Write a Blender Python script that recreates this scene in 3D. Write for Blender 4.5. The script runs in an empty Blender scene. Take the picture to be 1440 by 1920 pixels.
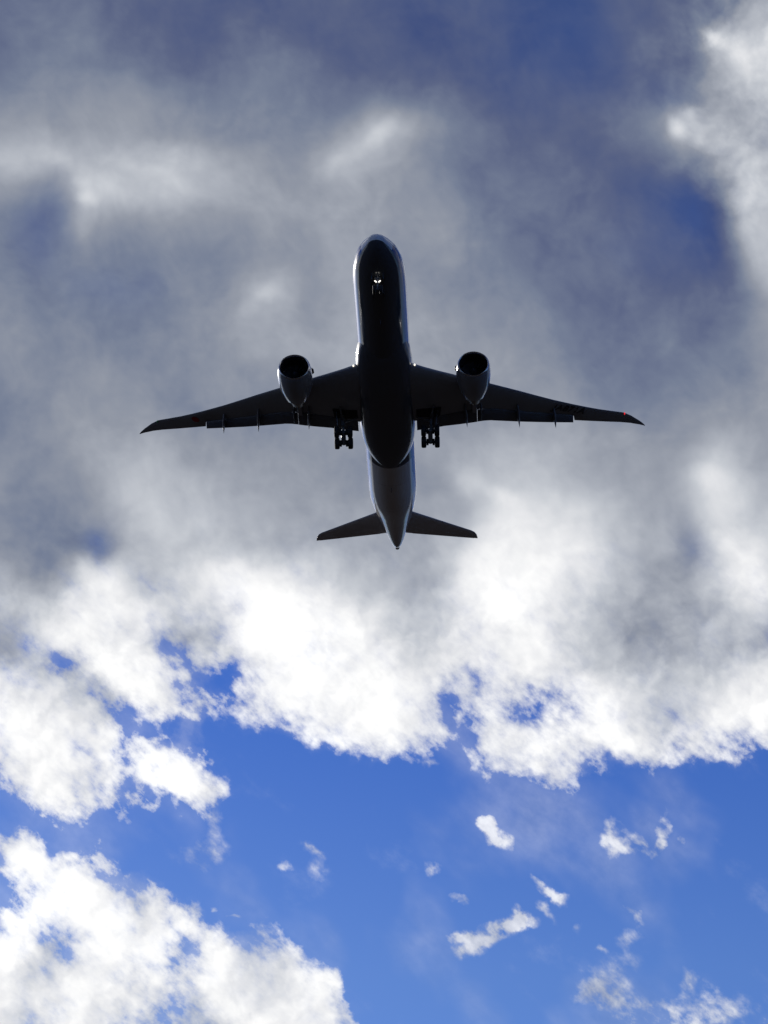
import bpy, bmesh, math
from mathutils import Matrix, Vector
from mathutils.bvhtree import BVHTree

S = bpy.context.scene
COL = S.collection
R_ = math.radians

# =====================================================================
#  CAMERA, SUN, SKY
# =====================================================================
# The airliner climbs towards the viewer (nose towards -Y, 8 degrees nose up).
PITCH = R_(8.0)
cp, sp = math.cos(PITCH), math.sin(PITCH)
AFT, STB, UP = Vector((0, cp, -sp)), Vector((-1, 0, 0)), Vector((0, sp, cp))
M_PLANE = Matrix((AFT, STB, UP)).transposed()            # columns: aft, starboard, up
# attitude of the aircraft as seen by the viewer (solved from the photograph)
R_REL = Matrix(((0.039863, -0.999165, 0.008934),
                (-0.571458, -0.015462, 0.820486),
                (-0.819663, -0.037812, -0.571597)))
T_REL = Vector((0.529, 10.461, -322.878))
F_PX = 5238.0                                            # focal length / 1440 px of width
R_CAM = M_PLANE @ R_REL.transposed()
CAM_LOC = Vector((0, 0, 1.65))
PLANE_LOC = CAM_LOC + R_CAM @ T_REL

cam = bpy.data.cameras.new('camera')
cam.sensor_fit = 'HORIZONTAL'
cam.sensor_width = 36.0
cam.lens = 36.0 * F_PX / 1440.0
cam.clip_start, cam.clip_end = 0.5, 20000
cam_o = bpy.data.objects.new('camera', cam)
cam_o.matrix_world = Matrix.Translation(CAM_LOC) @ R_CAM.to_4x4()
COL.objects.link(cam_o)
S.camera = cam_o

SUN_EL, SUN_AZ = R_(24), R_(-33)          # azimuth from +Y towards +X: up behind the tail, to the left
SUN_DIR = Vector((math.sin(SUN_AZ) * math.cos(SUN_EL), math.cos(SUN_AZ) * math.cos(SUN_EL), math.sin(SUN_EL)))
sun = bpy.data.lights.new('sun', 'SUN')
sun.energy, sun.angle, sun.color = 2.8, R_(0.53), (1, 0.95, 0.87)
sun_o = bpy.data.objects.new('sun', sun)
sun_o.rotation_euler = SUN_DIR.to_track_quat('Z', 'Y').to_euler()
COL.objects.link(sun_o)

S.view_settings.view_transform = 'Standard'
S.view_settings.look = 'None'
S.view_settings.exposure, S.view_settings.gamma = 0, 1
S.view_settings.use_curve_mapping = False
S.cycles.max_bounces = 6
S.cycles.use_adaptive_sampling = True
S.cycles.adaptive_threshold = 0.015
S.cycles.adaptive_min_samples = 16

# --- node helpers -----------------------------------------------------
class NT:
    def __init__(self, tree):
        self.t = tree; self.n = tree.nodes; self.l = tree.links
    def put(self, sock, v):
        if isinstance(v, bpy.types.NodeSocket): self.l.new(v, sock)
        else: sock.default_value = v
    def node(self, typ, **kw):
        n = self.n.new(typ)
        for k, v in kw.items(): setattr(n, k, v)
        return n
    def m(self, op, a, b=0.0, c=0.0, clamp=False):
        n = self.node('ShaderNodeMath', operation=op)
        for s, v in zip(n.inputs, (a, b, c)): self.put(s, v)
        if clamp: return self.m('MINIMUM', self.m('MAXIMUM', n.outputs[0], 0.0), 1.0)
        return n.outputs[0]
    def v(self, op, a, b=(0, 0, 0), c=None, scale=None):
        n = self.node('ShaderNodeVectorMath', operation=op)
        self.put(n.inputs[0], a); self.put(n.inputs[1], b)
        if c is not None: self.put(n.inputs[2], c)
        if scale is not None: self.put(n.inputs['Scale'], scale)
        return n.outputs['Value'] if op in ('DOT_PRODUCT', 'LENGTH', 'DISTANCE') else n.outputs['Vector']
    def xyz(self, x, y, z=0.0):
        n = self.node('ShaderNodeCombineXYZ')
        for s, v in zip(n.inputs, (x, y, z)): self.put(s, v)
        return n.outputs[0]
    def sep(self, v):
        n = self.node('ShaderNodeSeparateXYZ'); self.l.new(v, n.inputs[0]); return n.outputs
    def sstep(self, x, a, b, lo=0.0, hi=1.0, kind='SMOOTHSTEP'):
        n = self.node('ShaderNodeMapRange', interpolation_type=kind, clamp=False)
        for s, v in zip(n.inputs, (x, a, b, lo, hi)): self.put(s, v)
        return n.outputs[0]
    def noise(self, vec, scale, detail, rough=0.5, lac=2.0, dist=0.0, dim='2D', color=False):
        n = self.node('ShaderNodeTexNoise', noise_dimensions=dim)
        self.put(n.inputs['Vector'], vec)
        for k, v in (('Scale', scale), ('Detail', detail), ('Roughness', rough), ('Lacunarity', lac), ('Distortion', dist)):
            self.put(n.inputs[k], v)
        return n.outputs['Color'] if color else n.outputs['Fac']
    def ramp(self, fac, stops, interp='LINEAR'):
        n = self.node('ShaderNodeValToRGB'); cr = n.color_ramp; cr.interpolation = interp
        el = cr.elements
        while len(el) < len(stops): el.new(0.5)
        for e, (p, c) in zip(el, sorted(stops)): e.position = 0
        for e, (p, c) in zip(reversed(list(el)), reversed(sorted(stops))): e.position = p
        for e, (p, c) in zip(el, sorted(stops)): e.position = p; e.color = c
        self.put(n.inputs[0], fac)
        return n.outputs[0]
    def mixf(self, f, a, b):
        n = self.node('ShaderNodeMix', data_type='FLOAT')
        self.put(n.inputs[0], f); self.put(n.inputs[2], a); self.put(n.inputs[3], b)
        return n.outputs[0]
    def mixc(self, f, a, b, blend='MIX'):
        n = self.node('ShaderNodeMix', data_type='RGBA', blend_type=blend)
        self.put(n.inputs[0], f); self.put(n.inputs[6], a); self.put(n.inputs[7], b)
        return n.outputs[2]

def lin(c):
    c /= 255.0
    return c / 12.92 if c <= 0.04045 else ((c + 0.055) / 1.055) ** 2.4
def rgb(r, g, b, k=1.0): return (lin(r) * k, lin(g) * k, lin(b) * k, 1)

# --- the cloud deck: tone of the cloud (thin, sunlit = high; thick = low) and cover, by direction ---
# Rows run from high in the sky down towards the horizon, in steps of about 0.66 degrees; entries are
# "position : tone / cover", b = open sky.
ROWS = {
 0: "0:101 200:100 400:93 560:94 700:90 800:82/8 900:80/7 1000:74/5 1100:70/4 1150:95/7 1240:100 1330:115 1390:150 1440:180",
 60: "0:104 200:103 400:98 560:98 700:93 800:88/9 900:84/8 1000:76/6 1095:72/4 1170:100/8 1250:108 1310:140 1345:208 1400:205 1440:200",
 120: "0:113 200:109 400:106 560:106 720:98 850:92 960:80/7 1080:76/6 1180:95/8 1250:104 1310:125 1355:195 1410:215 1440:210",
 180: "0:140 120:140 260:132 420:123 560:120 640:118 720:124 800:116 880:100 980:82/8 1080:90/8 1200:100/8 1270:100/7 1320:168 1380:190 1440:188",
 240: "0:150 120:150 260:143 420:131 560:134 640:152 700:190 740:188 800:150 870:125 960:96 1080:94 1170:114 1240:130 1275:232 1310:205 1370:178 1440:188",
 300: "0:182 80:184 180:180 280:182 380:176 460:155 560:150 640:178 700:172 760:150 850:125 950:100 1080:98 1200:110 1280:125 1330:150 1380:186 1440:172",
 360: "0:152 40:132 80:112/8 120:158 165:206 250:188 330:190 420:178 500:160 600:152 720:152 820:138 920:115 1020:100 1120:100 1230:98/8 1290:90/6 1340:140 1390:195 1440:196",
 420: "0:128 60:108/7 105:112/8 150:165 200:138 270:122 340:140 420:158 500:158 600:150 720:154 820:142 920:120 1020:104 1120:100 1210:95/8 1300:86/6 1345:110 1390:180 1440:195",
 480: "0:134 60:118/8 120:120/9 240:122 320:122 400:138 480:148 560:150 660:155 780:152 880:135 980:116 1080:106 1180:97/8 1290:94/8 1350:104 1400:165 1440:188",
 540: "0:138 80:127 160:121/8 260:118/8 340:124 420:142 470:160 510:188 545:165 600:152 680:155 780:152 880:137 980:118 1080:104 1200:97 1300:98 1360:108 1410:145 1440:168",
 600: "0:146 100:140 200:127 300:123 380:135 460:148 560:150 660:156 780:163 880:142 980:125 1080:113 1200:102 1290:103 1360:108 1440:150",
 660: "0:140 100:136 200:138 300:138 400:142 520:148 640:158 780:170 860:152 960:138 1060:120 1180:109 1300:115 1380:125 1440:146",
 720: "0:126 100:128 200:145 280:143 380:144 480:146 600:150 700:155 800:160 900:150 1000:138 1100:126 1220:118 1320:128 1440:150",
 780: "0:125 100:134 200:150 300:146 400:142 500:143 600:146 700:150 800:150 900:150 1000:146 1100:138 1220:136 1320:136 1440:150",
 840: "0:135 100:142 200:162 300:160 400:152 500:146 600:140 700:142 800:154 870:165 960:176 1060:166 1200:156 1290:152 1350:188 1400:178 1440:166",
 900: "0:150 70:140 140:138 220:170 290:182 360:168 450:156 550:150 650:145 750:148 820:158 870:200 940:185 1040:180 1160:170 1260:158 1310:195 1350:212 1400:190 1440:172",
 960: "0:140 100:132 170:138 230:178 290:195 350:182 420:166 500:163 600:158 700:156 800:160 860:175 900:215 950:232 1020:218 1110:202 1200:178 1290:160 1340:196 1390:200 1440:184",
 1020: "0:146 80:132 140:128 185:115/6 235:170 300:196 380:182 480:170 600:166 720:165 800:170 860:196 910:238 960:246 1030:236 1100:214 1190:182 1260:174 1300:150/7 1350:226 1400:222 1440:202",
 1080: "0:170 80:154 130:178 175:240 220:246 270:200 340:222 430:248 520:232 620:212 700:186 780:182 830:205 880:245 950:252 1030:246 1100:226 1180:190 1260:164 1310:186 1360:236 1410:232 1440:215",
 1140: "0:208 90:192 140:236 240:250 330:246 380:220/8 415:195/5 450:240/8 510:258 590:256 650:238 740:204 820:210 880:250 960:252 1050:228 1120:196 1200:170 1270:165 1330:184 1390:226 1440:222",
 1200: "0:172/7 40:195/8 100:236 200:250 280:240/8 330:200/5 385:195/5 430:225/7 480:260 580:258 660:242 720:220 790:208 850:242 950:248 1050:228 1130:196 1200:178 1280:182 1350:212 1395:190/6 1425:170/4 1440:180/5",
 1230: "0:205 60:205 95:195/8 120:190/5 140:195/4 165:225/7 200:242 260:250 320:240/7 345:225/5 380:230/6 405:230/4 435:235/6 475:245/8 520:258 600:258 700:235 740:224 800:226 850:240 950:248 1050:238 1120:215 1200:192 1280:188 1340:212 1400:205 1440:215",
 1260: "0:218 60:212 100:200/7 120:180/4 145:190/5 165:220/7 200:245 270:250/8 330:235/7 375:235/4 400:235/1 435:235/1 455:240/4 480:248/7 520:256 600:258 700:246 760:238 820:232/8 850:215/5 875:220/6 910:240/8 1010:248 1100:238 1200:218 1280:204 1350:216 1440:238",
 1290: "0:232 100:216 150:195/8 185:195/7 225:235/8 300:242/8 340:235/6 380:235/2 420:b 445:240/3 475:245/6 520:252 620:258 700:250 780:246 820:240/7 855:225/4 885:232/6 940:238/7 970:225/5 995:228/3 1025:230/4 1060:245/8 1120:244 1200:226 1290:212 1350:224 1440:244",
 1320: "0:238 80:228 150:208 195:188/7 220:200/4 245:235/5 290:238/7 340:238/6 375:238/5 400:240/4 430:240/3 460:240/5 490:242/6 540:248/8 620:254 740:250 810:242/7 850:228/3 885:225/4 930:232/6 965:225/4 990:228/2 1030:230/2 1060:235/4 1100:244/8 1180:238 1260:228 1300:228 1370:240 1440:248",
 1350: "0:245 100:242 165:216 200:195/6 225:225/2 260:b 305:235/1 330:240/5 360:240/4 390:b 440:240/1 465:240/2 500:240/5 550:244/7 620:250/8 680:252 780:250 835:244/7 860:232/3 885:228/1 925:236/5 960:236/4 1000:232/1 1040:236/3 1080:242/5 1120:246/8 1200:234/8 1250:222/7 1300:238/8 1360:242 1440:250",
 1380: "0:246 90:252 170:242 210:230/6 235:235/2 270:b 310:240/2 335:242/5 360:240/3 385:b 520:b 560:240/1 610:240/4 650:244/7 700:246/8 770:246/8 825:242/6 850:235/2 880:235/2 915:238/6 960:240/7 1000:236/5 1045:236/4 1080:240/6 1130:245/8 1190:240/8 1240:230/6 1300:236/6 1350:238/7 1400:242/7 1440:246/7",
 1410: "0:248 100:252 200:242/8 235:238/3 262:242/6 300:246/8 335:246/7 365:238/3 390:b 640:b 675:240/2 700:242/5 725:240/4 745:235/1 800:240/1 860:b 890:240/3 930:242/8 985:242/7 1035:240/7 1085:242/8 1115:236/3 1150:240/7 1205:242/7 1260:240/6 1310:236/4 1355:240/5 1395:236/3 1420:b 1440:b",
 1440: "0:238/7 40:244/8 100:252 190:246/8 225:242/6 245:238/3 272:244/6 310:248/8 350:248/8 385:240/4 415:b 560:b 690:b 760:b 870:b 895:240/2 930:242/7 970:242/6 1010:238/5 1060:242/7 1100:240/5 1125:235/1 1180:235/1 1220:235/2 1260:b 1440:b",
 1470: "0:235/3 30:240/5 80:248/8 150:248/8 215:242/7 245:236/4 275:238/4 305:238/3 335:246/6 370:248/8 405:246/7 432:238/3 455:b 620:b 930:b 965:236/2 1000:236/2 1050:238/4 1085:236/2 1110:b 1280:b 1440:b",
 1500: "0:b 40:236/3 70:245/7 110:247/8 150:247/8 200:245/8 235:240/5 265:236/3 290:236/3 320:b 355:238/2 390:245/6 415:240/4 440:b 620:b 860:b 1100:b 1440:b",
 1530: "0:b 60:235/1 90:240/4 115:240/4 145:235/2 180:238/4 210:235/1 240:235/2 270:b 390:235/1 420:b 620:b 860:b 1100:b 1440:b",
 1560: "0:235/2 25:240/6 50:240/5 75:235/1 110:b 300:b 620:b 860:b 1100:b 1440:b",
 1590: "0:240/7 40:248/8 75:245/7 100:238/3 130:b 170:b 190:235/3 210:b 620:b 860:b 1440:b",
 1620: "0:240/4 30:245/7 80:250/9 120:248/8 150:242/5 180:242/6 210:240/4 235:b 620:b 860:b 1440:b",
 1650: "0:b 30:240/4 60:250/8 120:252 200:250/8 232:240/6 262:235/3 290:b 620:b 860:b 1440:b",
 1680: "0:b 40:240/5 80:252/9 140:254 210:254 255:240/7 285:236/4 310:b 620:b 860:b 1440:b",
 1710: "0:240/3 30:240/3 60:250/8 150:256 230:252 285:240/7 325:236/4 355:235/2 385:b 620:b 860:b 1440:b",
 1740: "0:246/6 40:246/6 90:248/8 170:256 260:250 325:245/8 368:240/6 405:238/3 440:b 480:235/2 520:235/2 550:b 720:b 1000:b 1440:b",
 1770: "0:246/8 50:236/7 85:215/5 115:215/5 160:246/8 250:252 315:242/8 345:225/4 370:226/4 395:242/7 440:242/7 485:236/6 525:235/5 555:b 720:b 1000:b 1440:b",
 1800: "0:246 60:235/7 100:205/5 130:215/6 175:248 275:248/8 315:220/5 340:220/5 370:242/8 430:248 495:238/7 540:234/5 575:b 720:b 1000:b 1440:b",
 1830: "0:230 60:215/8 110:226 180:248 225:230/6 250:205/4 280:240/7 310:220/3 335:220/4 365:244/8 420:248 480:248 545:244/8 585:240/5 612:b 720:b 1000:b 1130:200/1 1200:200/1 1440:b",
 1860: "0:226 80:218 150:240 225:240/8 290:246/8 345:235/8 400:246 470:250 540:246 590:242/8 622:236/5 645:b 720:b 1000:b 1080:b 1130:200/1 1200:205/1 1280:220/1 1330:222/1 1440:220/1",
 1890: "0:232 80:220/7 150:240 230:236/7 300:222/6 360:214/6 420:240/8 520:250 590:248 630:238/5 652:b 720:b 1000:b 1080:b 1140:200/1 1200:208/1 1280:222/2 1350:226/2 1440:222/1",
 1920: "0:236 70:215/7 150:236 220:238/7 300:215/6 380:205/6 440:238/8 520:248 600:247 640:238/6 662:b 720:b 1000:b 1080:b 1140:198/1 1200:212/2 1280:225/3 1350:225/3 1440:225/3",
}
# cloudlets low in the sky, highlight puffs painted on the high deck: position, half-lengths, tilt (degrees), cover, tone
CLOUDLETS_PUFFS = [
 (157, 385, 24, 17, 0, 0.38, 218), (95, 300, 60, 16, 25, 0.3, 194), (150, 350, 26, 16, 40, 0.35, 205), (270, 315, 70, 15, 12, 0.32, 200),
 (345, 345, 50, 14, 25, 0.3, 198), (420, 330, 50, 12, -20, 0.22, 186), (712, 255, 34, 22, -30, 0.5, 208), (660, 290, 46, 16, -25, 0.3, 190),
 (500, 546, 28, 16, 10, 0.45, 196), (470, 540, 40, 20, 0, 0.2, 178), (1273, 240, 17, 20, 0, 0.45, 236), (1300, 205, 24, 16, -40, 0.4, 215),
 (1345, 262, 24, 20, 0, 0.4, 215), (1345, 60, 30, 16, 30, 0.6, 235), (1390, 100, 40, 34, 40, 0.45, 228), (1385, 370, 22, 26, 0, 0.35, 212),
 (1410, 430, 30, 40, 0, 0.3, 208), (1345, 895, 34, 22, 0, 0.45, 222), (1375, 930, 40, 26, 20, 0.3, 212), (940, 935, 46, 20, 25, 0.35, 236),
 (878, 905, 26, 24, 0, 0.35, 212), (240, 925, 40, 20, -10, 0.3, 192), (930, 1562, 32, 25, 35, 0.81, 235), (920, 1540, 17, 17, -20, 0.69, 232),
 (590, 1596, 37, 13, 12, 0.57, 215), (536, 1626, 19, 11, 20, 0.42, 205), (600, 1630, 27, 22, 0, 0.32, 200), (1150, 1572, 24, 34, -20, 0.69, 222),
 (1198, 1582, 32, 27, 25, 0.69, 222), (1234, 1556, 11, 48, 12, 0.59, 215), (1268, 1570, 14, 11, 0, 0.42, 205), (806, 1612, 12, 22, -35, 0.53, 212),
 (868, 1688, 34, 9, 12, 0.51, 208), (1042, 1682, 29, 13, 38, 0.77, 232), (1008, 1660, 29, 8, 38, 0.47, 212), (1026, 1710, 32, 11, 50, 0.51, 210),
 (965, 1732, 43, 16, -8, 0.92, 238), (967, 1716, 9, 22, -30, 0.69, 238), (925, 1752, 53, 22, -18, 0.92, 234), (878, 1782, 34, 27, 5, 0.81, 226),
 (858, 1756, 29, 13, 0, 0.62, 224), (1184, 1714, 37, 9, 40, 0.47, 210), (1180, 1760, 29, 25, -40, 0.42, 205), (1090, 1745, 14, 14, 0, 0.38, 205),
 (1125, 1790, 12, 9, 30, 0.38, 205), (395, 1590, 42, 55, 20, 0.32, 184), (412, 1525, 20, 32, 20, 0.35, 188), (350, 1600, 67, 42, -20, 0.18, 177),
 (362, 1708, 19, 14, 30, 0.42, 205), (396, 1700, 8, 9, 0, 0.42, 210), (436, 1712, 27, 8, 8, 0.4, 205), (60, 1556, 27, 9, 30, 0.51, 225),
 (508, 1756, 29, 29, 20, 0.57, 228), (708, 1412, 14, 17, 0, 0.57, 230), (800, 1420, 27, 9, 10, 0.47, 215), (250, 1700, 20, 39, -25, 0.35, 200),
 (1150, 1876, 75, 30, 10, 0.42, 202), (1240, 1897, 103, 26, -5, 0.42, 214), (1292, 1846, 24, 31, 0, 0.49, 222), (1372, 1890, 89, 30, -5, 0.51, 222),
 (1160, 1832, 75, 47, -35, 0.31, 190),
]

world = bpy.data.worlds.new('World')
S.world = world
world.use_nodes = True
N = NT(world.node_tree)
N.n.clear()
D = N.node('ShaderNodeTexCoord').outputs['Generated']
ax, ay, az = (R_CAM.col[i].to_tuple() for i in range(3))   # fixed anchor frame of the cloud deck in the world
front = N.v('DOT_PRODUCT', D, tuple(-c for c in az))
fs = N.m('MAXIMUM', N.m('ABSOLUTE', front), 0.05)
U = N.m('MULTIPLY_ADD', N.m('DIVIDE', N.v('DOT_PRODUCT', D, ax), fs), F_PX / 1000, 0.72)
V = N.m('MULTIPLY_ADD', N.m('DIVIDE', N.v('DOT_PRODUCT', D, ay), fs), -F_PX / 1000, 0.96)
P = N.xyz(U, V)
crisp = N.sstep(V, 0.90, 1.24)                                  # the low clouds have hard edges, the high ones are soft
cr2 = N.m('MULTIPLY', N.sstep(U, 1.20, 1.36), N.sstep(V, 0.55, 0.30))
crisp = N.m('MAXIMUM', crisp, N.m('MULTIPLY', cr2, 0.5))

# turbulence that tears the deck
w1 = N.v('SUBTRACT', N.noise(P, 5.0, 3, 0.5, color=True), (0.5, 0.5, 0.5))
w2 = N.v('SUBTRACT', N.noise(N.v('ADD', P, (7.3, 2.1, 0)), 17.0, 4, 0.6, color=True), (0.5, 0.5, 0.5))
a2 = N.m('MULTIPLY_ADD', crisp, 0.034, 0.008)
PW = N.v('ADD', N.v('MULTIPLY_ADD', w1, (0.060, 0.060, 0), P), N.v('SCALE', w2, scale=a2))
sx = N.sep(PW)
u01 = N.m('DIVIDE', sx[0], 1.44, clamp=True)
sy = N.m('MINIMUM', N.m('MAXIMUM', sx[1], -0.05), 1.94)
acc = None
def parse(line):
    pts = []
    for e in line.split():
        x, v = e.split(':')
        if v == 'b': g, c = 228, 0
        elif '/' in v: g, c = map(float, v.split('/'))
        else: g, c = float(v), 9
        pts.append((float(x), float(g), float(c) / 9))
    return pts
def sample(pts, x):
    for (x0, g0, c0), (x1, g1, c1) in zip(pts, pts[1:]):
        if x <= x1:
            t = (x - x0) / (x1 - x0)
            return g0 + (g1 - g0) * t, c0 + (c1 - c0) * t
    return pts[-1][1:]
NS = 31
ys = sorted(ROWS)
allrows = [(ys[0] - 120, ROWS[ys[0]]), (ys[0] - 60, ROWS[ys[0]])] + [(y, ROWS[y]) for y in ys] + [(ys[-1] + 30, ROWS[ys[-1]]), (ys[-1] + 60, ROWS[ys[-1]])]
for y, line in allrows:
    pts = parse(line)
    if y < 1210:                       # soft upper deck: evenly spaced, smoothed
        stops = []
        for i in range(NS):
            g, c = sample(pts, 1440 * i / (NS - 1))
            stops.append((i / (NS - 1), (g / 300, 1 - (1 - c) * 0.55, 1, 1)))
        row = N.ramp(u01, stops, 'CARDINAL')
        h = 60
    else:
        row = N.ramp(u01, [(x / 1440, (g / 300, c, 1, 1)) for x, g, c in pts], 'EASE')
        h = 34
    # bell-shaped weight of this row
    t = N.m('MULTIPLY_ADD', sy, 1000 / h, -y / h)
    wgt = N.m('EXPONENT', N.m('MULTIPLY', N.m('MULTIPLY', t, t), -2.0))
    zero = (0, 0, 0, 1)
    row = N.mixc(wgt, zero, row)
    acc = row if acc is None else N.mixc(1.0, acc, row, 'ADD')
sc_ = N.node('ShaderNodeSeparateColor'); N.l.new(acc, sc_.inputs[0]); lay = sc_.outputs
# beyond the part of the sky in view: scattered clouds of the same kind
fray = N.m('MULTIPLY', N.m('SUBTRACT', N.noise(P, 1.6, 4, 0.55), 0.5), 0.8)
mu = N.sstep(N.m('ADD', N.m('ABSOLUTE', N.m('SUBTRACT', U, 0.72)), fray), 0.95, 1.45, 1.0, 0.0)
mv = N.sstep(N.m('ADD', N.m('ABSOLUTE', N.m('SUBTRACT', V, 0.96)), fray), 1.20, 1.75, 1.0, 0.0)
mask = N.m('MULTIPLY', N.m('MULTIPLY', mu, mv), N.m('GREATER_THAN', front, 0.1))
wsum = N.m('MAXIMUM', lay[2], 0.02)
lay_t, lay_c = N.m('DIVIDE', lay[0], wsum), N.m('DIVIDE', lay[1], wsum)
far = N.noise(D, 5.0, 5, 0.55, dim='3D')
tone = N.mixf(mask, N.m('MULTIPLY_ADD', far, 0.5, N.sstep(N.v('DOT_PRODUCT', D, SUN_DIR.to_tuple()), -0.3, 0.9, 0.0, 0.42)), lay_t)
cover = N.mixf(mask, N.sstep(far, 0.40, 0.60), lay_c)

# cloudlets and painted highlight puffs
clet = 0.0
for (x, y, a, b, rot, c, g) in CLOUDLETS_PUFFS:
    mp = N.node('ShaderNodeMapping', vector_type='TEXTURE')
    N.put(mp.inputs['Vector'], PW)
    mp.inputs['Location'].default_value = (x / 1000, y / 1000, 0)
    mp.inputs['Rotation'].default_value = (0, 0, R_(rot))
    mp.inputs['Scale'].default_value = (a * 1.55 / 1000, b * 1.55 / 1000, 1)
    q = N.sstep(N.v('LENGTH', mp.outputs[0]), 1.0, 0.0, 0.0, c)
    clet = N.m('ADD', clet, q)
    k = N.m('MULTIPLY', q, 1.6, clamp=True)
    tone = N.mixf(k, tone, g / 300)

# fractal edges; the wind draws the shreds out along one diagonal
wind = N.node('ShaderNodeMapping', vector_type='POINT')
N.put(wind.inputs['Vector'], P)
wind.inputs['Rotation'].default_value = (0, 0, R_(-42))            # u' runs down to the right
PS = N.v('MULTIPLY', wind.outputs[0], (0.68, 1.10, 1))
fb = N.noise(PS, 11.0, 8, 0.58, 2.1)
fb = N.m('MULTIPLY_ADD', fb, 1.0, -0.5)
fine = N.m('MULTIPLY_ADD', N.noise(PS, 46.0, 5, 0.55), 1.0, -0.5)
det = N.m('MULTIPLY_ADD', fine, 0.32, fb)
soft_a = N.m('MULTIPLY_ADD', det, 0.15, cover)
soft_a = N.m('MINIMUM', N.m('MAXIMUM', soft_a, 0.0), 1.0)
soft_a = N.mixf(N.m('MULTIPLY', cover, 1.0, clamp=True), N.m('MULTIPLY', soft_a, 0.5), N.m('MAXIMUM', soft_a, cover))
solid = N.m('MULTIPLY_ADD', N.sstep(cover, 0.78, 1.0), 0.20, cover)
tear = N.m('MULTIPLY', N.m('MULTIPLY_ADD', N.sstep(cover, 0.0, 0.30), 1.95, 0.35), N.m('MULTIPLY', N.sstep(cover, 0.75, 1.0, 1.0, 0.85), N.m('MULTIPLY', N.sstep(U, 0.30, 0.50, 1.35, 1.0), 1.0)))
depth = N.m('MAXIMUM', N.m('SUBTRACT', N.m('MULTIPLY_ADD', det, tear, solid), 0.14), 0.0)
hard_a = N.m('SUBTRACT', 1.0, N.m('EXPONENT', N.m('MULTIPLY', N.m('POWER', depth, 1.25), -3.5)))   # light is lost along the line of sight
alpha = N.m('MULTIPLY', N.mixf(crisp, soft_a, hard_a), 1.0, clamp=True)
wisp = N.m('MULTIPLY_ADD', fb, 2.4, N.m('MULTIPLY_ADD', fine, 2.2, 1.0))           # loose scraps, thin at the rim
wisp = N.sstep(N.m('MULTIPLY', clet, wisp), 0.10, 0.95)
alpha = N.m('MAXIMUM', alpha, N.m('MULTIPLY', wisp, 0.76))
veil = N.m('MULTIPLY', N.sstep(N.noise(PS, 3.2, 4, 0.5), 0.48, 0.80), N.m('MULTIPLY', crisp, 0.20))   # thin high veils in the open blue
alpha = N.m('MAXIMUM', alpha, veil)
mist = N.m('MULTIPLY', N.sstep(N.m('MULTIPLY_ADD', fb, 0.8, cover), 0.04, 0.75), 0.26)              # thin mist round every edge
alpha = N.m('MAXIMUM', alpha, N.m('MULTIPLY', mist, crisp))
# billows: lit towards the sun, dimmer in the folds
bil = N.noise(PW, 7.0, 4, 0.5)
bil2 = N.noise(N.v('ADD', PW, (-0.012, -0.009, 0)), 7.0, 4, 0.5)
rel = N.m('SUBTRACT', bil, bil2)
thin = N.m('SUBTRACT', 1.12, N.m('MULTIPLY', cover, 1.0, clamp=True))
amp = N.m('MULTIPLY_ADD', N.m('MULTIPLY', crisp, thin), 0.40, 0.035)
tone = N.m('MULTIPLY_ADD', det, amp, tone)
tone = N.m('MULTIPLY_ADD', rel, N.m('MULTIPLY_ADD', crisp, 0.16, 0.14), tone)
puff = N.noise(N.v('MULTIPLY_ADD', w1, (0.12, 0.12, 0), N.v('ADD', PS, (3.1, 0.7, 0))), 5.2, 5, 0.5)
tone = N.m('MULTIPLY_ADD', N.m('SUBTRACT', puff, 0.5), N.m('MULTIPLY_ADD', crisp, 0.04, 0.19), tone)
tone = N.m('MULTIPLY_ADD', N.m('SUBTRACT', bil, 0.5), N.m('MULTIPLY', cr2, 0.28), tone)
tone = N.mixf(crisp, tone, N.m('MULTIPLY_ADD', N.m('SUBTRACT', tone, 0.80), 1.28, 0.80))         # the low bank is lit more strongly
cloud = N.ramp(tone, [(0, rgb(40, 55, 110)), (70 / 300, rgb(63, 79, 126)), (100 / 300, rgb(91, 101, 133)), (125 / 300, rgb(118, 128, 150)),
    (150 / 300, rgb(146, 152, 165)), (175 / 300, rgb(173, 178, 188)), (200 / 300, rgb(199, 203, 210)), (230 / 300, rgb(232, 233, 236)),
    (252 / 300, rgb(254, 254, 254)), (1, rgb(255, 255, 252, 1.35))])

sky = N.node('ShaderNodeTexSky', sky_type='NISHITA')
sky.sun_disc = False
sky.sun_elevation, sky.sun_rotation = SUN_EL, SUN_AZ
sky.air_density, sky.dust_density, sky.ozone_density = 1.0, 0.3, 2.0
clear = N.ramp(N.sep(D)[2], [(0.30, (0.35, 0.51, 0.91, 1)), (0.40, (0.185, 0.37, 0.90, 1)), (0.55, (0.29, 0.45, 0.84, 1)), (0.64, (0.21, 0.26, 0.45, 1))])
blue = N.mixc(1.0, sky.outputs[0], clear, 'MULTIPLY')             # cleaner, deeper air higher up
bg_sky = N.node('ShaderNodeBackground'); N.put(bg_sky.inputs[0], blue); bg_sky.inputs[1].default_value = 0.1
bg_cl = N.node('ShaderNodeBackground'); N.put(bg_cl.inputs[0], cloud); bg_cl.inputs[1].default_value = 1.0
bg_gr = N.node('ShaderNodeBackground'); bg_gr.inputs[0].default_value = (0.0135, 0.0118, 0.0132, 1); bg_gr.inputs[1].default_value = 1.0
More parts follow.
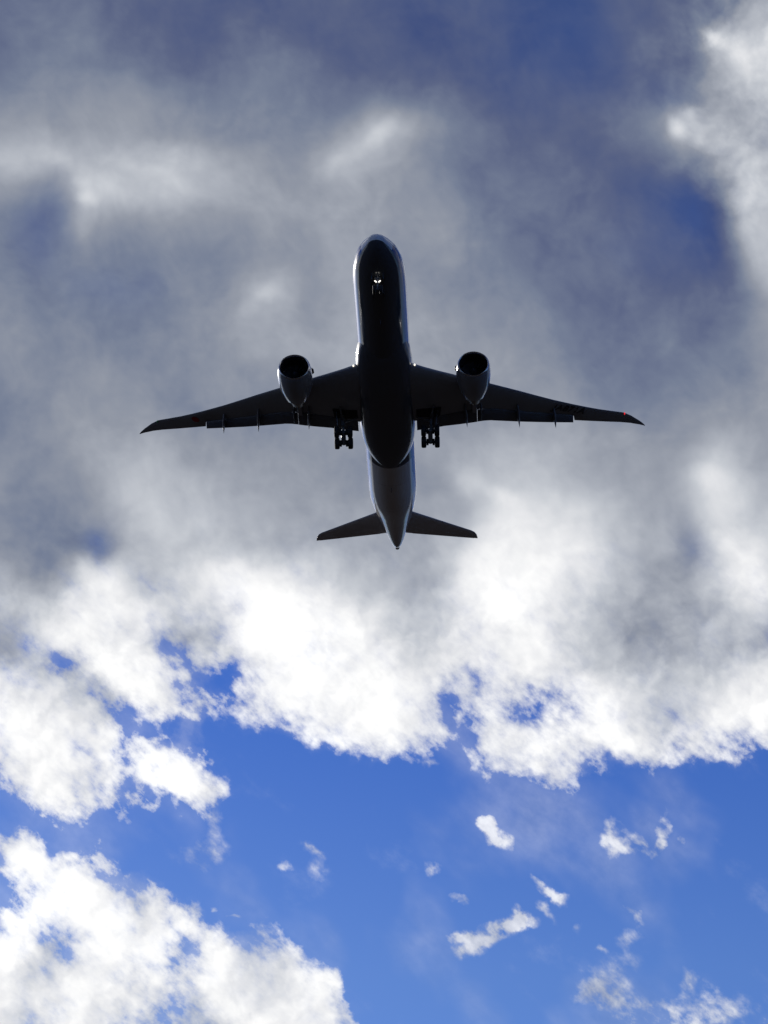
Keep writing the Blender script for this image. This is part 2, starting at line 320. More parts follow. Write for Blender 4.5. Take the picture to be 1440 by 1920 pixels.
# bright haze around the sun, which stands outside the picture to the left
sdot = N.v('DOT_PRODUCT', D, SUN_DIR.to_tuple())
aur = N.m('EXPONENT', N.m('MULTIPLY_ADD', sdot, 130.0, -130.0))
bg_au = N.node('ShaderNodeBackground'); bg_au.inputs[0].default_value = (1, 0.96, 0.88, 1); N.put(bg_au.inputs[1], N.m('MULTIPLY', aur, 3.5))
mx = N.node('ShaderNodeMixShader'); N.put(mx.inputs[0], alpha)
N.l.new(bg_sky.outputs[0], mx.inputs[1]); N.l.new(bg_cl.outputs[0], mx.inputs[2])
mg = N.node('ShaderNodeMixShader')
N.put(mg.inputs[0], N.sstep(N.sep(D)[2], -0.01, 0.03))
ad = N.node('ShaderNodeAddShader'); N.l.new(mx.outputs[0], ad.inputs[0]); N.l.new(bg_au.outputs[0], ad.inputs[1])
N.l.new(bg_gr.outputs[0], mg.inputs[1]); N.l.new(ad.outputs[0], mg.inputs[2])
out = N.node('ShaderNodeOutputWorld'); N.l.new(mg.outputs[0], out.inputs[0])
world.cycles.sampling_method = 'MANUAL'
world.cycles.sample_map_resolution = 1024

#PLANE#
# =====================================================================
#  MATERIALS
# =====================================================================
def mat(name, color, rough=0.4, metal=0.0, coat=0.0, build=None, spec=0.5):
    m = bpy.data.materials.new(name); m.use_nodes = True
    t = NT(m.node_tree); p = t.n['Principled BSDF']
    p.inputs['Base Color'].default_value = (*color, 1)
    p.inputs['Roughness'].default_value = rough
    p.inputs['Metallic'].default_value = metal
    p.inputs['Specular IOR Level'].default_value = spec
    p.inputs['Coat Weight'].default_value = coat
    p.inputs['Coat Roughness'].default_value = 0.03
    if build: build(t, p)
    return m

def paint(c0, streak=0.10, rough=0.3):
    """aircraft paint: faint grime streaks along the airflow, slightly uneven gloss"""
    def f(t, p):
        o = t.node('ShaderNodeTexCoord').outputs['Object']
        s = t.v('MULTIPLY', o, (0.25, 2.2, 2.2))
        n = t.noise(s, 1.0, 5, 0.6, dim='3D')
        n2 = t.noise(o, 0.8, 4, 0.55, dim='3D')
        k = t.m('MULTIPLY_ADD', n, -streak * 2, 1 + streak)
        k = t.m('MULTIPLY', k, t.m('MULTIPLY_ADD', n2, -0.12, 1.06))
        t.put(p.inputs['Base Color'], t.v('SCALE', c0 if not isinstance(c0, tuple) else t.xyz(*c0), scale=k))
        t.put(p.inputs['Roughness'], t.m('MULTIPLY_ADD', n2, 0.15, rough - 0.07))
    return f

def livery(t, p):
    """white upper body, blue cheat line low on each side, belly dark grey forward and near white aft, panel joints"""
    o = t.node('ShaderNodeTexCoord').outputs['Object']
    x, y, z = t.sep(o)
    zz = t.m('ADD', z, t.m('MULTIPLY', t.m('MAXIMUM', t.m('SUBTRACT', x, 8.0), 0.0), -0.18))    # the line sweeps up to the fin
    band = t.m('MULTIPLY', t.m('GREATER_THAN', zz, -1.45), t.m('LESS_THAN', zz, -0.55))
    band = t.m('MULTIPLY', band, t.m('GREATER_THAN', x, -32.2))
    belly = t.m('LESS_THAN', zz, -1.45)
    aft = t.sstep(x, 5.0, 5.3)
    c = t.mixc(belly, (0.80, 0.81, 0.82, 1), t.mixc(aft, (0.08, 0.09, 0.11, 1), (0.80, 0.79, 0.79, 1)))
    c = t.mixc(band, c, (0.012, 0.03, 0.22, 1))
    fr = t.m('FRACT', t.m('MULTIPLY', x, 1 / 5.8))
    seam = t.m('LESS_THAN', t.m('ABSOLUTE', t.m('SUBTRACT', fr, 0.5)), 0.004)
    c = t.mixc(t.m('MULTIPLY', seam, 0.35), c, (0.12, 0.12, 0.13, 1))
    n = t.noise(t.v('MULTIPLY', o, (0.25, 2.2, 2.2)), 1.0, 5, 0.6, dim='3D')
    c = t.mixc(1.0, c, t.mixc(n, (1.06, 1.06, 1.06, 1), (0.88, 0.88, 0.87, 1)), 'MULTIPLY')
    t.put(p.inputs['Base Color'], c)
    t.put(p.inputs['Roughness'], t.m('MULTIPLY_ADD', n, 0.08, 0.07))

M_BODY = mat('body_paint', (0.8, 0.8, 0.8), 0.2, coat=0.15, build=livery)
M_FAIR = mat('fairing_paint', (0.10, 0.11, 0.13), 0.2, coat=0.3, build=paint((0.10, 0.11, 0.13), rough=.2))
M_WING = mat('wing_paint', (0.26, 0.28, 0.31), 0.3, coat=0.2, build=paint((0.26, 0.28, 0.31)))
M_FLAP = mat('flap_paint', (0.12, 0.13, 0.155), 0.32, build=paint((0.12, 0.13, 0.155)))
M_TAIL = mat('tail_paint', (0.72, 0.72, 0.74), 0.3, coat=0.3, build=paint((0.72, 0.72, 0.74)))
M_FIN = mat('fin_paint', (0.015, 0.04, 0.25), 0.2, coat=0.5, build=paint((0.015, 0.04, 0.25)))
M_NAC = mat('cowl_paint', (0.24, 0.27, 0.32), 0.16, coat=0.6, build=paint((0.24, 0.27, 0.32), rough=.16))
M_LIP = mat('bare_metal', (0.62, 0.63, 0.65), 0.22, metal=1.0)
M_HOT = mat('hot_metal', (0.22, 0.20, 0.18), 0.38, metal=1.0, build=paint((0.24, 0.22, 0.20), 0.25, 0.4))
M_FAN = mat('fan_titanium', (0.05, 0.05, 0.055), 0.45, metal=0.6)
M_DARK = mat('matt_dark', (0.02, 0.02, 0.022), 0.8)  # near-black; on the bay plates it stands for the shade inside
M_TYRE = mat('tyre_rubber', (0.018, 0.018, 0.02), 0.75, build=paint((0.018, 0.018, 0.02), 0.3, 0.75))
M_RIM = mat('wheel_alloy', (0.45, 0.45, 0.46), 0.35, metal=0.8)
M_GEAR = mat('gear_enamel', (0.45, 0.46, 0.47), 0.35, build=paint((0.16, 0.165, 0.17), 0.2, 0.35))
M_RED = mat('red_marking', (0.35, 0.015, 0.03), 0.35)
M_BLK = mat('black_marking', (0.05, 0.05, 0.06), 0.45)
M_GLASS = mat('cockpit_glass', (0.01, 0.012, 0.015), 0.05, coat=1.0)
def lamp(name, col, strength):
    def f(t, p):
        t.put(p.inputs['Emission Color'], (*col, 1)); p.inputs['Emission Strength'].default_value = strength
    return mat(name, col, 0.5, build=f, spec=0.2)
M_LAMP = lamp('landing_lamp', (1.0, 0.93, 0.80), 1.6)
M_NOSELAMP = lamp('taxi_lamp', (1.0, 0.96, 0.88), 1.8)
M_NAVR = lamp('red_lamp', (1.0, 0.03, 0.04), 0.9)
M_NAVG = lamp('green_lamp', (0.02, 0.5, 0.2), 0.02)

# =====================================================================
#  AIRLINER  (body axes: x aft of the nose, y starboard, z up; metres)
# =====================================================================
X0 = 35.0
def emit(name, verts, faces, m, parent, smooth=True, label=None, sharp=None):
    bm = bmesh.new()
    vs = [bm.verts.new((v[0] - X0, v[1], v[2])) for v in verts]
    for f in faces:
        try: bm.faces.new([vs[i] for i in f])
        except ValueError: pass
    bmesh.ops.remove_doubles(bm, verts=bm.verts, dist=1e-5)
    bmesh.ops.recalc_face_normals(bm, faces=bm.faces)
    for f in bm.faces: f.smooth = smooth
    if smooth:
        for e in bm.edges:
            if len(e.link_faces) == 2 and e.calc_face_angle(0) > (sharp or R_(40)): e.smooth = False
    me = bpy.data.meshes.new(name); bm.to_mesh(me); bm.free()
    me.materials.append(m)
    o = bpy.data.objects.new(name, me); COL.objects.link(o)
    o.parent = parent
    if label: o['label'] = label
    return o

class Geo:
    def __init__(self): self.v = []; self.f = []
    def loft(self, rings, cap=True, closed=True):
        b = len(self.v); n = len(rings[0])
        for r in rings: self.v += [tuple(p) for p in r]
        for i in range(len(rings) - 1):
            for j in range(n if closed else n - 1):
                k = (j + 1) % n
                self.f.append((b + i * n + j, b + i * n + k, b + (i + 1) * n + k, b + (i + 1) * n + j))
        if cap:
            self.f.append(tuple(b + j for j in range(n)))
            e = b + (len(rings) - 1) * n
            self.f.append(tuple(e + j for j in range(n)))
        return self
    def tube(self, a, b, r0, r1=None, n=14):
        r1 = r0 if r1 is None else r1
        a, b = Vector(a), Vector(b); d = (b - a).normalized()
        u = d.orthogonal().normalized(); w = d.cross(u)
        ring = lambda c, r: [c + (u * math.cos(2 * math.pi * i / n) + w * math.sin(2 * math.pi * i / n)) * r for i in range(n)]
        e = min(r0, r1) * 0.12
        return self.loft([ring(a, r0 - e), ring(a + d * e, r0), ring(b - d * e, r1), ring(b, r1 - e)])
    def spin_x(self, prof, c, n=64, cap=False):
        """profile of (x, r) turned about an axis through c, parallel to x"""
        return self.loft([[(c[0] + x, c[1] + r * math.sin(2 * math.pi * i / n), c[2] + r * math.cos(2 * math.pi * i / n)) for i in range(n)] for x, r in prof], cap=cap)
    def spin_y(self, prof, c, n=40):
        return self.loft([[(c[0] + r * math.sin(2 * math.pi * i / n), c[1] + y, c[2] + r * math.cos(2 * math.pi * i / n)) for i in range(n)] for y, r in prof])
    def plate(self, poly, off):
        """polygon of 3-D points thickened by the vector off"""
        off = Vector(off)
        return self.loft([[Vector(p) - off / 2 for p in poly], [Vector(p) + off / 2 for p in poly]])
    def emit(self, *a, **k): return emit(a[0], self.v, self.f, *a[1:], **k)

def interp(tab, x):
    if x <= tab[0][0]: return tab[0][1]
    for (x0, v0), (x1, v1) in zip(tab, tab[1:]):
        if x <= x1: return v0 + (v1 - v0) * (x - x0) / (x1 - x0)
    return tab[-1][1]
def smooth_interp(tab, x):
    """monotone-ish cubic through the table"""
    n = len(tab)
    if x <= tab[0][0]: return tab[0][1]
    if x >= tab[-1][0]: return tab[-1][1]
    i = max(k for k in range(n - 1) if tab[k][0] <= x)
    def slope(k):
        if k == 0: return (tab[1][1] - tab[0][1]) / (tab[1][0] - tab[0][0])
        if k == n - 1: return (tab[-1][1] - tab[-2][1]) / (tab[-1][0] - tab[-2][0])
        a = (tab[k][1] - tab[k - 1][1]) / (tab[k][0] - tab[k - 1][0]); b = (tab[k + 1][1] - tab[k][1]) / (tab[k + 1][0] - tab[k][0])
        return 0.0 if a * b <= 0 else 2 * a * b / (a + b)
    (xa, va), (xb, vb) = tab[i], tab[i + 1]; h = xb - xa; t = (x - xa) / h
    return ((2 * t**3 - 3 * t**2 + 1) * va + (t**3 - 2 * t**2 + t) * h * slope(i) + (-2 * t**3 + 3 * t**2) * vb + (t**3 - t**2) * h * slope(i + 1))

airliner = bpy.data.objects.new('airliner', None); COL.objects.link(airliner)
airliner.empty_display_size = 5
airliner.matrix_world = Matrix.Translation(PLANE_LOC) @ M_PLANE.to_4x4()
airliner['label'] = 'twin-engine white airliner seen from below with landing gear down, dark against the clouds'
airliner['category'] = 'airplane'

# ---- fuselage --------------------------------------------------------
HW = [(0, 0.02), (0.12, 0.42), (0.4, 0.80), (1, 1.14), (2, 1.66), (3, 2.06), (4.5, 2.46), (6, 2.70), (8, 2.85), (10, 2.885), (47, 2.885), (49, 2.82), (51, 2.63), (53, 2.34), (55, 1.98), (57, 1.60), (59, 1.22), (60.5, 0.92), (61.6, 0.66), (62.3, 0.44), (62.75, 0.26)]
HH = [(0, 0.02), (0.12, 0.36), (0.4, 0.68), (1, 1.08), (2, 1.56), (3, 1.93), (4.5, 2.36), (6, 2.66), (8, 2.90), (10, 2.97), (46, 2.97), (48, 2.90), (50, 2.72), (52, 2.42), (54, 2.08), (56, 1.74), (58, 1.40), (60, 1.04), (61.5, 0.72), (62.3, 0.46), (62.75, 0.26)]
ZC = [(0, -1.12), (1, -1.07), (2, -0.94), (3, -0.79), (4.5, -0.54), (6, -0.30), (8, -0.07), (10, 0), (46, 0), (48, 0.07), (50, 0.22), (52, 0.46), (54, 0.72), (56, 0.94), (58, 1.12), (60, 1.25), (62.75, 1.36)]
def nose_x(x): return x if x >= 10 else 0.95 + x * 0.905
def body_ring(x, n=72):
    a, b, c = smooth_interp(HW, x), smooth_interp(HH, x), smooth_interp(ZC, x)
    x = nose_x(x)
    return [(x, a * math.sin(2 * math.pi * i / n), c + b * math.cos(2 * math.pi * i / n)) for i in range(n)]
xs = [0, .04, .12, .25, .4, .7, 1, 1.5, 2, 2.5, 3, 3.7, 4.5, 5.2, 6, 7, 8, 9, 10] + list(range(12, 46, 2)) + [46 + .5 * i for i in range(33)] + [62.4, 62.75]
fus = Geo().loft([body_ring(x) for x in xs]).emit('fuselage', M_BODY, airliner)
Geo().spin_x([(0, .27), (.02, .29), (.35, .27), (.36, .22), (-.2, .18)], (62.7, 0, 1.36), 32).emit('exhaust_outlet', M_HOT, fus)
# cockpit windows
for s in (1, -1):
    for (x0, x1, a0, a1) in ((2.05, 3.3, 8, 42), (2.9, 4.2, 46, 66)):
        rows = []
        for i in range(7):
            x = x0 + (x1 - x0) * i / 6
            a, b, c = smooth_interp(HW, x) + .012, smooth_interp(HH, x) + .012, smooth_interp(ZC, x)
            rows.append([(nose_x(x), s * a * math.sin(R_(a0 + (a1 - a0) * j / 6)), c + b * math.cos(R_(a0 + (a1 - a0) * j / 6))) for j in range(7)])
        g = Geo(); g.loft(rows, cap=False, closed=False); g.emit('cockpit_window', M_GLASS, fus)

# wing-to-body fairing under the belly
FW = [(17.6, 2.2), (18.6, 2.62), (20, 2.98), (22, 3.14), (26, 3.2), (33, 3.2), (35, 3.1), (37, 2.78), (38.5, 2.3), (39.6, 1.75), (40.4, 1.2)]
FZ = [(17.6, -2.35), (18.6, -2.75), (20, -3.08), (22, -3.36), (26, -3.62), (33, -3.66), (35, -3.6), (37, -3.42), (38.5, -3.22), (39.6, -3.04), (40.4, -2.9)]
rings = []
for i in range(58):
    x = 17.6 + (40.4 - 17.6) * i / 57
    w, zb = smooth_interp(FW, x), smooth_interp(FZ, x)
    zt = -0.9; r = []
    for j in range(41):
        a = math.pi * j / 40
        cx, sx_ = math.cos(a), math.sin(a); n = 2.0 / 2.7
        r.append((x, w * math.copysign(abs(cx) ** n, cx), zt + (zb - zt) * abs(sx_) ** n))
    r += [(x, -w * .6, zt + .25), (x, w * .6, zt + .25)]
    rings.append(r)
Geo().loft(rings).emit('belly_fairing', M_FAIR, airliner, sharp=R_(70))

# ---- wing ------------------------------------------------------------
def wing_z(y): return -1.75 + 6.4 * max(0.0, (y - 3.1) / 26.84) ** 1.35
LE = [(1.5, 20.2), (3.1, 22.0), (8, 25.05), (12.4, 28.1), (15, 30.05), (19.9, 33.95), (24, 36.95), (27.4, 39.15), (28.3, 40.15), (29.3, 41.55), (29.8, 42.35), (30.05, 42.85)]
TE = [(1.5, 32.3), (3.1, 32.2), (6.2, 31.85), (9, 31.75), (10.6, 31.85), (12, 32.3), (15.1, 33.85), (21.45, 37.15), (21.55, 38.02), (24.4, 39.45), (27.0, 40.75), (28.2, 41.45), (29.3, 42.3), (29.8, 42.72), (30.05, 42.97)]
TH = [(1.5, .135), (3.1, .13), (10, .105), (20, .095), (30.1, .09)]
def half_t(c):
    return 5 * (0.2969 * math.sqrt(c) - 0.126 * c - 0.3516 * c * c + 0.2843 * c**3 - 0.1016 * c**4)
CS = [0, .004, .015, .04, .08, .14, .22, .32, .44, .56, .68, .79, .89, .96, 1]
def wing_lower(x, y):
    """height of the wing's underside"""
    ya = abs(y); l, t = interp(LE, ya), interp(TE, ya); ch = t - l
    c = min(1, max(0, (x - l) / ch)); k = interp(TH, ya)
    return wing_z(ya) - 0.028 * (x - l) - half_t(c) * k * ch * 0.95
def airfoil(l, t, k, y, z, inc, lo=.95, hi=1.05, cut=0.0):
    ch = t - l
    up = [(l + c * ch, y, z - inc * c * ch + half_t(c) * k * ch * hi + cut * c) for c in CS]
    dn = [(l + c * ch, y, z - inc * c * ch - half_t(c) * k * ch * lo - cut * c) for c in reversed(CS[1:])]
    return up + dn
YS = [1.5, 3.1, 4.5, 6.2, 7.6, 9, 10.6, 12, 13.5, 15.1, 17, 19, 21.45, 21.55, 23, 24.4, 25.8, 27, 27.4, 27.8, 28.3, 28.8, 29.3, 29.6, 29.8, 29.95, 30.05]

def flap_body(name, s, stations, parent, m=M_FLAP, label=None):
    """trailing-edge surface from stations of (y, x_leading, x_trailing, z_leading, z_trailing, thickness)"""
    rings = []
    for (y, l, t, zl, zt, th) in stations:
        r = []
        for c in CS: r.append((l + c * (t - l), s * y, zl + (zt - zl) * c + half_t(c) * th * 1.2))
        for c in reversed(CS[1:]): r.append((l + c * (t - l), s * y, zl + (zt - zl) * c - half_t(c) * th * .8))
        rings.append(r)
    return Geo().loft(rings).emit(name, m, parent, label=label)

def canoe(s, y0, y1, x0, x1, drop, width, depth, parent):
    """flap track fairing: slim pod hung under the trailing edge, pointed aft"""
    rings = []
    za, zb = wing_lower(x0, y0), drop
    for i in range(19):
        t = i / 18; x = x0 + (x1 - x0) * t; y = y0 + (y1 - y0) * t
        r = max(.02, (math.sin(math.pi * min(1, t * 1.02) ** .72)) ** .75) if 0 < t < 1 else .02
        base = za + (zb - za) * t ** 1.25
        rings.append([(x, s * (y + width * .5 * r * math.sin(a)), base - depth * .32 * r + depth * .5 * r * math.cos(a)) for a in [2 * math.pi * k / 16 for k in range(16)]])
    Geo().loft(rings).emit('flap_fairing', M_FLAP, parent)

def build_wing(s):
    rings = [airfoil(interp(LE, y), interp(TE, y), interp(TH, y), s * y, wing_z(y), .028, cut=.03 if y < 29 else .01) for y in YS]
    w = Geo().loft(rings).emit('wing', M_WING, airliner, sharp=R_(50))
    # inboard flap, flaperon behind the engine, outboard flap
    def zt(y): return wing_z(y) - .28
    def st(ys_, l_off, te, dz):
        out = []
        for y in ys_:
            l = interp(TE, y) + l_off
            z0 = wing_z(y) - .028 * (l - interp(LE, y)) - .08
            out.append((y, l, interp(te, y), z0, wing_z(y) - dz, .30))
        return out
    FTE = [(3.3, 33.62), (6.3, 33.38), (9, 33.55), (10.6, 33.62), (10.75, 33.58), (12.1, 33.9), (15.2, 35.2), (21.4, 37.72)]
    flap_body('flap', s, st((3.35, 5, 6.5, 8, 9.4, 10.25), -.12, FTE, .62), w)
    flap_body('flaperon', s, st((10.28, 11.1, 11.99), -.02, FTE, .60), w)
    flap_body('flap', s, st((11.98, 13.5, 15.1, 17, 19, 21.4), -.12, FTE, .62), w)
    for (y0, y1, x0, x1) in ((8.9, 9.1, 30.0, 33.95), (14.9, 15.12, 32.2, 35.95), (19.1, 19.35, 34.6, 37.6)):
        canoe(s, y0, y1, x0, x1, wing_z(y1) - .92, .34, .62, w)
    canoe(s, 10.7, 10.72, 30.6, 33.4, wing_z(10.7) - .7, .26, .5, w)
    # root landing light, wing tip navigation light
    g = Geo(); c = (22.12, s * 3.42, wing_z(3.42) - .03)
    g.spin_x([(-.12, .01), (-.10, .05), (-.04, .085), (.10, .095)], c, 20, cap=True)
    g.emit('landing_light', M_LAMP, w)
    g = Geo(); c = (39.24, s * 27.5, wing_z(27.5) - .05)
    g.spin_x([(-.10, .01), (-.08, .045), (0, .07), (.25, .06), (.3, .02)], c, 16, cap=True)
    g.emit('navigation_light', M_NAVR if s < 0 else M_NAVG, w, label='lit red wing tip light' if s < 0 else None)
    return w
wings = {s: build_wing(s) for s in (1, -1)}

# red disc under the starboard wing, registration letters under the port wing
def on_surface(o, m=.05):
    bvh = BVHTree.FromPolygons([tuple(v.co) for v in o.data.vertices], [tuple(p.vertices) for p in o.data.polygons])
    def f(x, y):
        hit = bvh.ray_cast(Vector((x - X0, y, -20)), Vector((0, 0, 1)))[0]
        return hit.z - m
    return f
g = Geo(); c = (37.0, 22.7); under = on_surface(wings[1])
g.v.append((c[0], c[1], under(*c)))
for i in range(33):
    a = 2 * math.pi * i / 32; x, y = c[0] + .46 * math.cos(a), c[1] + .46 * math.sin(a)
    g.v.append((x, y, under(x, y)))
g.f += [(0, i, i + 1) for i in range(1, 33)]
g.emit('red_disc_marking', M_RED, wings[1])
cu = bpy.data.curves.new('letters', 'FONT'); cu.body = 'JA871A'; cu.size = 1.35; cu.space_character = 1.05; cu.offset = 0.03
tmp = bpy.data.objects.new('letters', cu); COL.objects.link(tmp)
me = bpy.data.meshes.new_from_object(tmp.evaluated_get(bpy.context.evaluated_depsgraph_get()))
bpy.data.objects.remove(tmp); bpy.data.curves.remove(cu)
ctr = Vector((35.55, -21.0)); along = Vector((2.2, -3.6)).normalized(); upv = Vector((-along.y, along.x)) * -1
if upv.x > 0: upv = -upv
wid = max(v.co.x for v in me.vertices)
vs = []; under = on_surface(wings[-1])
for v in me.vertices:
    p = ctr + along * (v.co.x - wid / 2) + upv * (v.co.y - .5)
    vs.append((p.x, p.y, under(p.x, p.y)))
emit('registration_marking', vs, [tuple(p.vertices) for p in me.polygons], M_BLK, wings[-1], smooth=False)
bpy.data.meshes.remove(me)

# ---- engines ---------------------------------------------------------
def build_engine(s):
    c = (21.0, s * 9.95, -2.62)
    e = Geo().spin_x([(.30, 1.52), (.12, 1.56), (.03, 1.61), (0, 1.665), (.03, 1.72), (.10, 1.765)], c)
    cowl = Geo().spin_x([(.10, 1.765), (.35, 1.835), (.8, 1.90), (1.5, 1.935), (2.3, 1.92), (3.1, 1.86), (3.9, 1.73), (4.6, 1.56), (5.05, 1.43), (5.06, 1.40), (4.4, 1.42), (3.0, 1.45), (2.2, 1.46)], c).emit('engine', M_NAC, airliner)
    e.emit('intake_lip', M_LIP, cowl)
    Geo().spin_x([(.30, 1.52), (.7, 1.48), (1.5, 1.455), (2.2, 1.46)], c).emit('intake_duct', M_FAN, cowl)
    # fan: blades and disc
    g = Geo(); nb = 20
    for k in range(nb):
        a = 2 * math.pi * k / nb; r = []
        for q in range(7):
            t = q / 6; rad = .42 + 1.01 * t; tw = R_(28 + 34 * t); ch = .34 + .12 * math.sin(math.pi * t)
            a2 = a + .10 * t * t
            er, et = (math.sin(a2), math.cos(a2)), (math.cos(a2), -math.sin(a2))
            ring = []
            for u, th in ((-1, 0), (0, .025), (1, 0), (0, -.025)):
                dx = ch * u * .5 * math.cos(tw) - th * math.sin(tw); dt = ch * u * .5 * math.sin(tw) + th * math.cos(tw)
                ring.append((c[0] + 1.55 + dx, c[1] + er[0] * rad + et[0] * dt, c[2] + er[1] * rad + et[1] * dt))
            r.append(ring)
        g.loft(r)
    g.emit('fan', M_FAN, cowl)
    Geo().spin_x([(.95, .01), (1.0, .10), (1.15, .22), (1.4, .37), (1.75, .46), (2.0, .46)], c, 32, cap=True).emit('spinner', M_FAN, cowl)
    Geo().spin_x([(2.1, .02), (2.1, 1.46)], c, 32).emit('fan_stator', M_DARK, cowl)
    Geo().spin_x([(4.2, 1.18), (5.0, 1.10), (5.6, .98), (6.2, .82), (6.75, .68), (6.76, .64), (6.0, .66)], c).emit('core_nozzle', M_HOT, cowl)
    Geo().spin_x([(6.0, .50), (6.6, .46), (7.1, .32), (7.45, .14), (7.55, .02)], c, 32, cap=True).emit('exhaust_plug', M_HOT, cowl)
    # strake on the inboard side of the cowl
    yi = c[1] - s * 1.80
    Geo().plate([(22.0, yi, -2.0), (22.5, yi - s * .26, -1.86), (23.2, yi - s * .30, -1.82), (23.5, yi + s * .02, -1.9)], (0, .01, .05)).emit('strake', M_NAC, cowl, smooth=False)
    # pylon
    poly = [(22.6, -.86), (24.2, -.40), (26.4, -.50), (29.5, -.62), (31.9, -1.28), (30.2, -1.62), (28.0, -1.95), (25.6, -1.60), (23.2, -1.05)]
    rings = []
    for off, k in ((-.27, .93), (-.22, 1), (.22, 1), (.27, .93)):
        cx = sum(p[0] for p in poly) / len(poly); cz = sum(p[1] for p in poly) / len(poly)
        rings.append([(cx + (p[0] - cx) * k, c[1] + off, cz + (p[1] - cz) * k) for p in poly])
    Geo().loft(rings).emit('pylon', M_NAC, cowl)
for s in (1, -1): build_engine(s)

# ---- tail ------------------------------------------------------------
def stab_z(y): return .98 + .10 * max(0, y - 1.5)
def build_stab(s):
    LEs = [(.3, 53.5), (1.4, 54.2), (2.14, 54.75), (9.2, 60.0), (9.6, 60.42), (9.85, 60.95), (9.97, 61.6)]
    TEs = [(.3, 58.95), (1.4, 59.2), (9.97, 61.88)]
    r = [airfoil(interp(LEs, y), interp(TEs, y), .09, s * y, stab_z(y), .0, cut=.012) for y in (.3, 1.4, 2.14, 4.5, 7, 9.2, 9.4, 9.6, 9.75, 9.85, 9.93, 9.97)]
    o = Geo().loft(r).emit('tailplane', M_TAIL, airliner, sharp=R_(50))
    # elevator: the moving rear part, its hinge line a hair proud of the tailplane
    r = []
    for y in (2.0, 4.5, 7, 9.55):
        l, t = interp(LEs, y), interp(TEs, y); h = l + (t - l) * .70
        z = stab_z(y); k = half_t(.70) * .09 * (t - l) + .018
        r.append([(h, s * y, z + k), (t + .03, s * y, z + .02), (t + .03, s * y, z - .02), (h, s * y, z - k)])
    Geo().loft(r).emit('elevator', M_TAIL, o, smooth=False)
for s in (1, -1): build_stab(s)
r = []
for z, l, t in ((1.5, 50.2, 60.0), (3.0, 52.2, 60.4), (5, 54.3, 60.9), (8, 57.4, 61.7), (10.2, 59.6, 62.25), (10.9, 60.5, 62.45), (11.1, 61.1, 62.5)):
    ch = t - l
    r.append([(l + c * ch, half_t(c) * .095 * ch + .012 * c, z) for c in CS] + [(l + c * ch, -half_t(c) * .095 * ch - .012 * c, z) for c in reversed(CS[1:])])
Geo().loft(r).emit('tail_fin', M_FIN, airliner, sharp=R_(50))

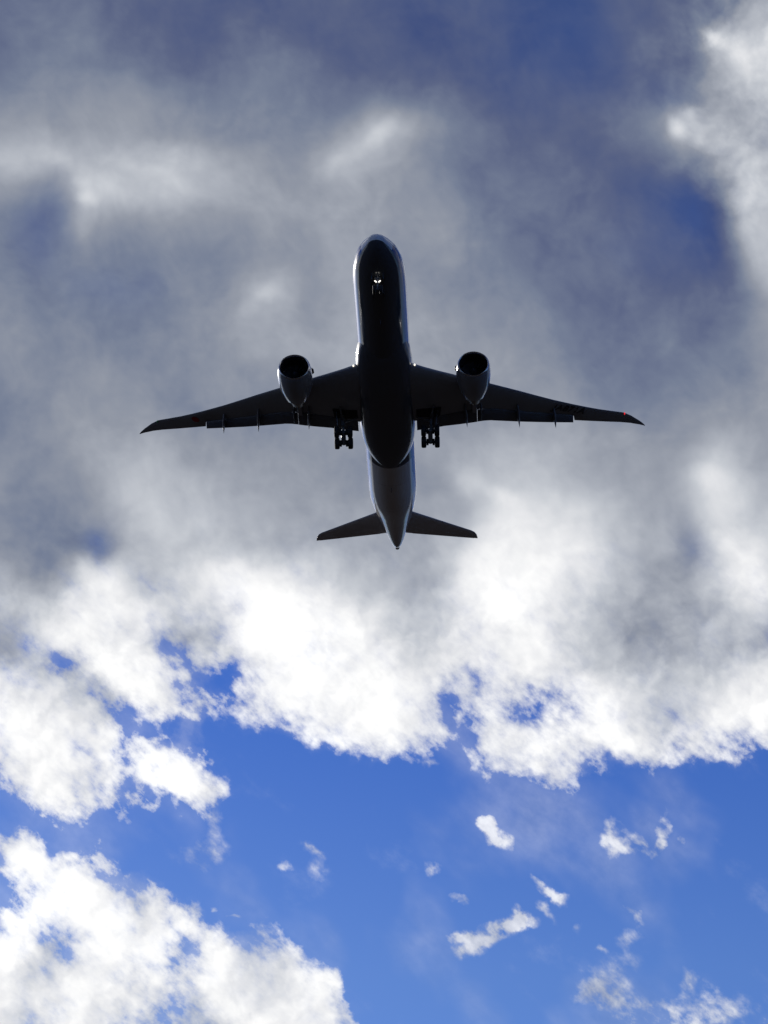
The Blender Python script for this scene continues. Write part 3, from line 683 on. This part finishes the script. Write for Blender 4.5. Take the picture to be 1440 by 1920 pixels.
# ---- landing gear ----------------------------------------------------
def wheel(c, d, w, parent):
    R, h = d / 2, w / 2
    t = Geo().spin_y([(-h * .80, R * .56), (-h * .98, R * .70), (-h, R * .80), (-h * .86, R * .93), (-h * .55, R * .99), (0, R), (h * .55, R * .99), (h * .86, R * .93), (h, R * .80), (h * .98, R * .70), (h * .80, R * .56)], c).emit('wheel', M_TYRE, parent)
    return t
def build_main_gear(s):
    cx, cy, cz = 31.35, s * 4.93, -4.92
    tilt = .30
    fwd, aft = (cx - .68, cz + tilt), (cx + .68, cz - tilt)
    g = Geo()
    g.tube((30.95, s * 5.15, -1.7), (31.2, s * 5.0, -3.5), .27, .25)              # outer cylinder
    g.tube((31.2, s * 5.0, -3.4), (cx, cy, cz + .05), .16, .16)                   # sliding tube
    g.tube((31.12, s * 5.02, -2.9), (29.3, s * 5.3, -2.0), .10, .10)              # drag brace
    g.tube((31.12, s * 5.02, -3.0), (31.2, s * 3.3, -2.3), .10, .10)              # side brace
    g.tube((31.5, s * 5.0, -3.5), (31.95, s * 4.96, -4.2), .06, .06); g.tube((31.95, s * 4.96, -4.2), (cx + .1, cy, cz), .06, .06)
    leg = g.emit('main_landing_gear', M_GEAR, airliner)
    Geo().tube((fwd[0] - .12, cy, fwd[1] + .05), (aft[0] + .12, cy, aft[1] - .05), .27, .27).emit('bogie_beam', M_GEAR, leg)
    for (x, z) in (fwd, aft):
        Geo().tube((x, cy - .55, z), (x, cy + .55, z), .15).emit('axle', M_GEAR, leg)
        for q in (-1, 1):
            g = Geo(); g.spin_y([(-.12, .26), (-.11, .38), (.11, .38), (.12, .26)], (x, cy + q * .34, z)); g.emit('brake', M_DARK, leg)
            wheel((x, cy + q * .76, z), 1.34, .56, leg)
    # door hinged to the leg, and a flat dark plate painted as the open bay's shade
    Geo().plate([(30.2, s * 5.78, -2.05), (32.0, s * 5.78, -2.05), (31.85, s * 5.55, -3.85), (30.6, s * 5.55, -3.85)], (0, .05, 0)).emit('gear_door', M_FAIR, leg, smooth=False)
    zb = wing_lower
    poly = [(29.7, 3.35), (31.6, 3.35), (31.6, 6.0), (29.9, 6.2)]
    Geo().plate([(x, s * y, min(zb(x, y), -1.9) - .03) for x, y in poly], (0, 0, .03)).emit('gear_bay_shade', M_DARK, leg, smooth=False)
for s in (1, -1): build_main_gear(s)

g = Geo()
g.tube((5.35, 0, -2.3), (5.55, 0, -3.75), .17, .16); g.tube((5.55, 0, -3.7), (5.66, 0, -4.45), .11)
g.tube((5.45, 0, -3.1), (4.1, 0, -2.45), .08); g.tube((5.4, -.35, -3.05), (5.4, .35, -3.05), .08)
nose = g.emit('nose_landing_gear', M_GEAR, airliner)
Geo().tube((5.66, -.42, -4.42), (5.66, .42, -4.42), .08).emit('axle', M_GEAR, nose)
for q in (-1, 1): wheel((5.66, q * .36, -4.42), 1.0, .34, nose)
for q in (-1, 1):
    for (dy, dz) in ((.16, -.02), (.27, .10)):
        c = (5.30, q * dy, -3.62 + dz)
        lamp_o = Geo().spin_x([(.14, .02), (.08, .055), (0, .075), (-.01, .068)], c, 20, cap=True).emit('landing_light', M_NOSELAMP, nose)
for q in (-1, 1):
    for (xa, xb, zl, za) in ((4.75, 6.6, -3.62, -2.72), (7.5, 8.95, -3.5, -2.85)):
        Geo().plate([(xa, q * .56, za), (xb, q * .56, za), (xb - .1, q * .64, zl + .05), (xa + .12, q * .64, zl)], (0, .05, 0)).emit('gear_door', M_BODY, nose, smooth=False)
# blade aerials and a belly beacon
for (x, h) in ((12.5, .42), (44.0, .38)):
    zb = smooth_interp(ZC, x) - smooth_interp(HH, x) + .02
    Geo().plate([(x, 0, zb), (x + .5, 0, zb), (x + .52, 0, zb - h), (x + .25, 0, zb - h)], (0, .05, 0)).emit('aerial', M_FAIR, airliner, smooth=False)
